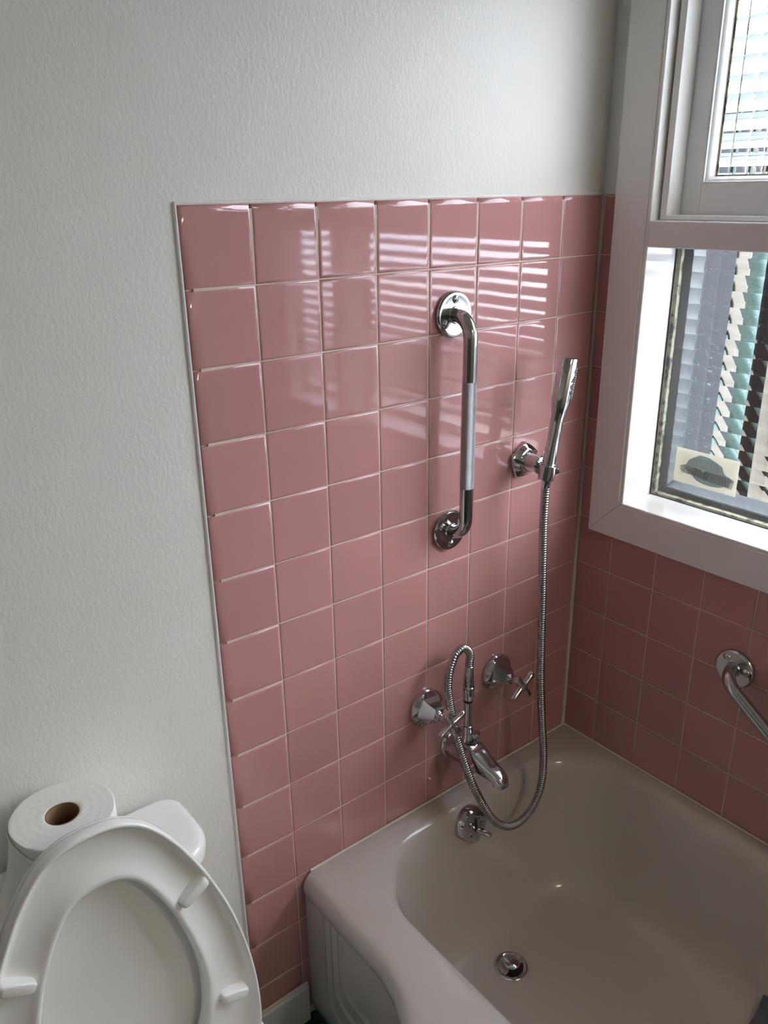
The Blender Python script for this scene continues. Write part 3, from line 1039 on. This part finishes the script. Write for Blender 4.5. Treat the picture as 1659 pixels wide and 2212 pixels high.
obj('cradle_knob', lathe([(0.0145, 0.0085), (0.0185, 0.0095), (0.0215, 0.0085), (0.0225, 0.0060), (0.0228, 0.001)], CC + Vector((0, 0, -0.001)), KD, 28), m_chrome, hd)

HP = [(RX, RY, 0.6860), (RX, RY, 0.6990), (-0.3660, -0.0400, 0.7120), (-0.3660, -0.0405, 0.7255), (-0.3745, -0.0415, 0.7400), (-0.3880, -0.0432, 0.7505), (-0.4020, -0.0448, 0.7480),
      (-0.4143, -0.046, 0.7406), (-0.4279, -0.048, 0.7156), (-0.4335, -0.05, 0.6872), (-0.4316, -0.052, 0.6553), (-0.4247, -0.0565, 0.6046), (-0.4208, -0.067, 0.5598), (-0.4139, -0.08, 0.5133), (-0.4064, -0.098, 0.4665), (-0.3941, -0.114, 0.4236), (-0.3774, -0.123, 0.3848), (-0.3486, -0.126, 0.3475), (-0.3121, -0.126, 0.323), (-0.2707, -0.124, 0.3194), (-0.2348, -0.121, 0.3378), (-0.2123, -0.118, 0.3804), (-0.2088, -0.115, 0.4506), (-0.2145, -0.11, 0.534), (-0.2175, -0.103, 0.6239), (-0.2147, -0.095, 0.7081), (-0.2113, -0.087, 0.8109), (-0.2114, -0.081, 0.9118), (-0.2119, -0.078, 0.9904), (-0.2084, -0.0755, 1.0467), (-0.2058, -0.075, 1.0696)]
hz = thing('shower_hose', 'ribbed metal shower hose looping from spout up to the hand shower', 'hose', HP[0])
fine = catmull(HP, 24)
PITCH = 0.0050
pts, tot = resample(fine, step=PITCH / 6)
def rib_r(k, s):
    ph = (s / PITCH) % 1.0
    return 0.0068 + 0.0019 * (math.sin(PI * ph) ** 0.7)
obj('ribbed_tube', tube(pts, rib_r, 16), m_hose, hz, sharp=0)
obj('lower_ferrule', lathe([(0, 0.0108), (0.004, 0.0112), (0.034, 0.0092), (0.040, 0.0090), (0.041, 0.0075)], (RX, RY, 0.6595), (0, 0, 1), 32, True, True), m_chrome, hz, sharp=30)
fe = Vector(HP[-1])
obj('upper_ferrule', lathe([(-0.020, 0.0080), (-0.018, 0.0088), (0.004, 0.0096)], fe + Vector((0, 0, 0.002)), SA, 24), m_chrome, hz)

# ================================================================== GRAB BARS
def grab_bar(label, c0, c1, nrm, upv, angs0, angs1, so, knurl):
    """c0, c1: flange centres on the wall; nrm: out of the wall."""
    n_ = Vector(nrm)
    c0, c1 = Vector(c0), Vector(c1)
    g = thing('grab_bar', label, 'grab bar', c0)
    d = (c1 - c0).normalized()
    side = d.cross(n_)
    L = (c1 - c0).length
    rb = 0.036
    path = [c0 + n_ * 0.004]
    for k in range(13):
        a = PI / 2 * k / 12
        path.append(c0 + n_ * (so - rb) + d * rb + (-d * math.cos(a) + n_ * math.sin(a)) * rb)
    for k in range(1, 20):
        path.append(c0 + n_ * so + d * (rb + (L - 2 * rb) * k / 20))
    for k in range(13):
        a = PI / 2 * k / 12
        path.append(c1 + n_ * (so - rb) - d * rb + (n_ * math.cos(a) + d * math.sin(a)) * rb)
    path.append(c1 + n_ * 0.004)
    obj('bar', tube(path, 0.0125, 36), m_steel, g)
    a, b = knurl
    kp = [c0 + n_ * so + d * (L * (a + (b - a) * k / 24)) for k in range(25)]
    obj('knurled_grip', tube(kp, lambda k, s: 0.01275 if 0 < k < 24 else 0.0124, 64, True, True), m_knurl, g, label='knurled satin grip')
    for c, angs, sg in ((c0, angs0, 1), (c1, angs1, -1)):
        fl = obj('flange', lathe([(0, 0.0392), (0.003, 0.0398), (0.006, 0.0392), (0.0082, 0.0370), (0.0086, 0.0345), (0.0082, 0.0320), (0.0085, 0.0150), (0.0110, 0.0136)],
                                 c + n_ * 0.0004, n_, 72), m_steel, g)
        r_ = Vector(upv).cross(n_)
        for an in angs:
            e = r_ * math.cos(math.radians(an)) + Vector(upv) * math.sin(math.radians(an))
            p = c + e * 0.0262
            sc_ = obj('screw', lathe([(0.0078, 0.0078), (0.0088, 0.0076), (0.0112, 0.0056), (0.0126, 0.0030), (0.0130, 0.0004)], p, n_, 28), m_chrome, fl)
            t1 = (r_ * 0.6 + Vector(upv) * 0.8)
            t2 = n_.cross(t1)
            obj('slot', prism([(-0.0046, -0.0006), (0.0046, -0.0006), (0.0046, 0.0006), (-0.0046, 0.0006)], 0.0116, 0.0131,
                lambda u, v, dd: p + t1 * u + t2 * v + n_ * dd), m_dark, sc_, smooth=False)
    return g


grab_bar('upright steel grab bar with knurled grip on the back wall', (-0.3910, 0, 1.3925), (-0.3930, 0, 0.9915), (0, -1, 0), (0, 0, 1),
         (92, 212, 332), (150, 270, 30), 0.0470, (0.270, 0.765))
ga = math.atan2(0.70, 1.0)
grab_bar('slanting steel grab bar on the tiled wall below the window', (0, -0.3990, 0.7215), (0, -0.3990 - 0.52 * math.cos(ga), 0.7215 - 0.52 * math.sin(ga)), (-1, 0, 0), (0, 0, 1),
         (128, 10, 250), (130, 250, 10), 0.0470, (0.30, 0.72))

# ================================================================== TOILET
TX = -1.176
toi = thing('toilet', 'white toilet with its seat and lid raised against the cistern', 'toilet', (TX, -0.35, 0.0))
def tank_ring(w, yb, yf, z, rb=0.03, rf=0.046, n=10):
    pts = []
    for cx, cy, r, a0, a1 in ((TX + w - rb, yb - rb, rb, 0, PI / 2), (TX - w + rb, yb - rb, rb, PI / 2, PI), (TX - w + rf, yf + rf, rf, PI, 1.5 * PI), (TX + w - rf, yf + rf, rf, 1.5 * PI, 2 * PI)):
        for k in range(n + 1):
            a = a0 + (a1 - a0) * k / n
            pts.append((cx + r * math.cos(a), cy + r * math.sin(a), z))
    # bowed front
    return [(x, y - (0.014 * (1 - ((x - TX) / w) ** 2) if y < (yb + yf) / 2 else 0), z) for x, y, z in pts]
obj('cistern', loft([tank_ring(0.150, -0.02, -0.130, 0.395), tank_ring(0.158, -0.018, -0.134, 0.41), tank_ring(0.170, -0.016, -0.140, 0.55), tank_ring(0.1755, -0.015, -0.143, 0.665)], True, True, True), m_porcelain, toi, sharp=50)
obj('cistern_lid', loft([tank_ring(0.178, -0.012, -0.146, 0.6655), tank_ring(0.183, -0.0105, -0.150, 0.6675), tank_ring(0.185, -0.010, -0.152, 0.674), tank_ring(0.185, -0.010, -0.152, 0.690),
                         tank_ring(0.183, -0.011, -0.150, 0.697), tank_ring(0.178, -0.014, -0.146, 0.7005), tank_ring(0.168, -0.02, -0.137, 0.7015)], True, True, True), m_porcelain, toi, sharp=0)
# bowl and pedestal
def egg(cy, w, lf, lb, z, n=48):
    pts = []
    for i in range(n):
        a = 2 * PI * i / n
        s, c = math.sin(a), math.cos(a)
        pts.append((TX + w * s * (1 - 0.10 * max(0, c)), cy - (lf if c > 0 else lb) * c, z))
    return pts
bowl = [egg(-0.30, 0.115, 0.20, 0.20, 0.0), egg(-0.30, 0.112, 0.20, 0.20, 0.02), egg(-0.32, 0.108, 0.20, 0.19, 0.15), egg(-0.37, 0.135, 0.23, 0.21, 0.26), egg(-0.41, 0.170, 0.265, 0.225, 0.34), egg(-0.42, 0.182, 0.285, 0.24, 0.372),
        egg(-0.42, 0.184, 0.288, 0.24, 0.384), egg(-0.42, 0.180, 0.284, 0.236, 0.390), egg(-0.42, 0.135, 0.235, 0.17, 0.390), egg(-0.42, 0.128, 0.225, 0.162, 0.380), egg(-0.42, 0.125, 0.21, 0.15, 0.30), egg(-0.40, 0.085, 0.14, 0.11, 0.22), egg(-0.38, 0.04, 0.06, 0.05, 0.19)]
obj('bowl', loft(bowl, True, True, True), m_porcelain, toi, sharp=0)
obj('deck', loft([[(TX + sx * w, y, z) for sx, y in ((-1, -0.012), (1, -0.012), (1, -0.250), (-1, -0.250))] for w, z in ((0.148, 0.26), (0.165, 0.36), (0.197, 0.384), (0.200, 0.3905))], True, True, True), m_porcelain, toi, smooth=False, bevel=0.01)

SEAT_Y0, SEAT_K = -0.245, 0.10
SN = Vector((0, -1, SEAT_K)).normalized()
def sp3(x, z, h):
    z -= 0.007
    return Vector((TX + x, SEAT_Y0 + SEAT_K * (z - 0.4), z)) + SN * h
OUT = [(0, .866), (.036, .8615), (.070, .842), (.101, .803), (.126, .757), (.146, .712), (.1695, .640), (.1855, .5545), (.190, .48), (.184, .42), (.160, .385), (.10, .372), (.0, .370)]
INN = [(0, .783), (.024, .7795), (.045, .765), (.066, .732), (.088, .680), (.1065, .605), (.1095, .545), (.100, .490), (.074, .452), (.038, .438), (.0, .435)]
def closed_outline(half, n):
    full = half + [(-x, z) for x, z in half[-2:0:-1]]
    c = catmull([(x, z, 0) for x, z in full], 10, True)
    # equal steps on each half keeps the two outlines matched by position
    out, _ = resample(c, count=n, closed=True)
    return [(p.x, p.y) for p in out]
NSEAT = 160
oo, ii = closed_outline(OUT, NSEAT), closed_outline(INN, NSEAT)
prof_seat = [(0.0, -0.012), (-0.004, -0.006), (0.0, -0.0005), (0.03, 0.0034), (0.08, 0.0054), (0.14, 0.0046), (0.22, 0.0016), (0.32, -0.0012), (0.52, -0.0044), (0.72, -0.0060), (0.81, -0.0054), (0.865, -0.0022),
             (0.905, 0.0036), (0.945, 0.0068), (0.980, 0.0062), (1.003, 0.0022), (1.008, -0.004), (1.0, -0.0105), (0.97, -0.0135), (0.5, -0.016), (0.04, -0.0145)]
rs = []
for t, h in prof_seat:
    rs.append([sp3(i[0] + (o[0] - i[0]) * t, i[1] + (o[1] - i[1]) * t, h) for o, i in zip(oo, ii)])
rs.append(rs[0])
seat = obj('seat', loft(rs), m_seat, toi, sharp=0, label='raised seat ring showing its underside')
for sx in (-1, 1):
    for cx, cz, ang, ln in ((0.1165, 0.7090, 0.46, 0.046), (0.1500, 0.5075, -0.28, 0.044)):
        ux, uz = math.cos(ang) * sx, math.sin(ang)
        pts2 = []
        for k in range(24):
            a = 2 * PI * k / 24
            e = 2 / 4.0
            p = ln / 2 * math.copysign(abs(math.cos(a)) ** e, math.cos(a))
            q = 0.0082 * math.copysign(abs(math.sin(a)) ** e, math.sin(a))
            pts2.append((p, q))
        rr = []
        for sc_, h in ((1.06, -0.006), (1.0, 0.005), (0.98, 0.0090), (0.92, 0.0108), (0.78, 0.0116)):
            rr.append([sp3(cx * sx + (p * ux - q * uz * sx) * sc_, cz + (p * uz + q * abs(ux)) * sc_, h) for p, q in pts2])
        obj('bumper', loft(rr, True, False, True), m_seat, seat, sharp=0)
# lid behind the seat
def lid_ring(s, h, dx=-0.000):
    return [sp3(x * s + dx, 0.50 + (z - 0.50) * s - 0.008, h) for x, z in oo]
obj('seat_lid', loft([lid_ring(0.02, -0.0300), lid_ring(0.40, -0.0296), lid_ring(0.75, -0.0270), lid_ring(0.93, -0.0225), lid_ring(0.985, -0.0190), lid_ring(1.000, -0.0185), lid_ring(1.006, -0.0200), lid_ring(1.008, -0.0225), lid_ring(1.002, -0.0270),
                      lid_ring(0.96, -0.0320), lid_ring(0.6, -0.0360), lid_ring(0.02, -0.0365)], True, True, True), m_seat, toi, sharp=0)
for sx in (-1, 1):
    obj('hinge', lathe([(-0.02, 0.010), (-0.019, 0.012), (0.019, 0.012), (0.02, 0.010)], (TX + sx * 0.075, -0.236, 0.402), (1, 0, 0), 24), m_seat, toi)

# ------------------------------------------------------------------ toilet roll on the cistern lid
RC = Vector((-1.1760, -0.0815, 0.7020))
roll = thing('toilet_roll', 'white toilet paper roll standing on the cistern lid, loose sheet trailing', 'toilet paper', RC)
NR = 120
def roll_r(i):
    a = 2 * PI * i / NR
    return 0.0690 + 0.0006 * math.sin(3 * a + 1) + 0.0005 * math.sin(7 * a)
RH = 0.106
def rring(f, z, base=None):
    return [RC + Vector((math.cos(2 * PI * i / NR) * (roll_r(i) * f if base is None else base), math.sin(2 * PI * i / NR) * (roll_r(i) * f if base is None else base), z)) for i in range(NR)]
tops = []
for k in range(15):
    f = 0.985 - (0.985 - 0.345) * k / 14
    tops.append(rring(f, RH + 0.00015 * math.sin(k * 1.7)))
obj('paper', loft([rring(0.33, 0.0), rring(0.98, 0.0), rring(1.0, 0.002), rring(1.0, RH - 0.003), rring(0.996, RH - 0.001)] + tops + [rring(0, RH - 0.001, 0.0226), rring(0, 0.0, 0.0226)]), m_paper, roll, sharp=50)
obj('cardboard_core', loft([rring(0, 0.0, 0.0225), rring(0, RH - 0.0006, 0.0225), rring(0, RH - 0.0006, 0.0214), rring(0, 0.0, 0.0214)]), m_card, roll, sharp=40)
obj('core_shadow_floor', lathe([(0.001, 0.0214), (0.0012, 0.001)], RC, (0, 0, 1), 40, False, True), m_card, roll)
# loose sheet: leaves the roll on its left and trails forward over the lid, folded towards its tip
V, F = [], []
NU, NV = 26, 12
A0 = math.radians(206)
for i in range(NU + 1):
    s = i / NU
    for k in range(NV + 1):
        t = k / NV
        a = math.radians(128 + 112 * s)
        fl = 0.058 * min(1.0, s / 0.62) ** 1.6
        r = 0.0706 + fl * (1 - t) ** 1.8 + 0.004 * max(0.0, s - 0.7) * (1 + math.sin(6 * t))
        drop = 0.030 * max(0.0, (s - 0.45) / 0.55) ** 1.5
        p = RC + Vector((math.cos(a) * r, math.sin(a) * r, 0.002 + (RH - 0.004 - drop) * t))
        p.y = min(p.y, -0.002)
        p.y = max(p.y, -0.150)
        V.append(p)
for i in range(NU):
    for k in range(NV):
        a = i * (NV + 1) + k
        F.append((a, a + NV + 1, a + NV + 2, a + 1))
ls = obj('loose_sheet', (V, F), m_paper, roll, sharp=0)
sd = ls.modifiers.new('thickness', 'SOLIDIFY')
sd.thickness = 0.0004

# ================================================================== ADDED FILL FIXTURE (unseen, behind the camera)
lamp = thing('fill_fixture', 'round ceiling fixture added out of view for fill light', 'lamp', (-0.55, -2.75, ZC))
obj('mount', lathe([(0, 0.19), (0.02, 0.19), (0.025, 0.18)], (-0.55, -2.75, ZC), (0, 0, -1), 48), m_trimpaint, lamp)
obj('fill_diffuser', lathe([(0.020, 0.175), (0.03, 0.176), (0.045, 0.16), (0.052, 0.10), (0.053, 0.01)], (-0.55, -2.75, ZC), (0, 0, -1), 48), m_fillglow, lamp)
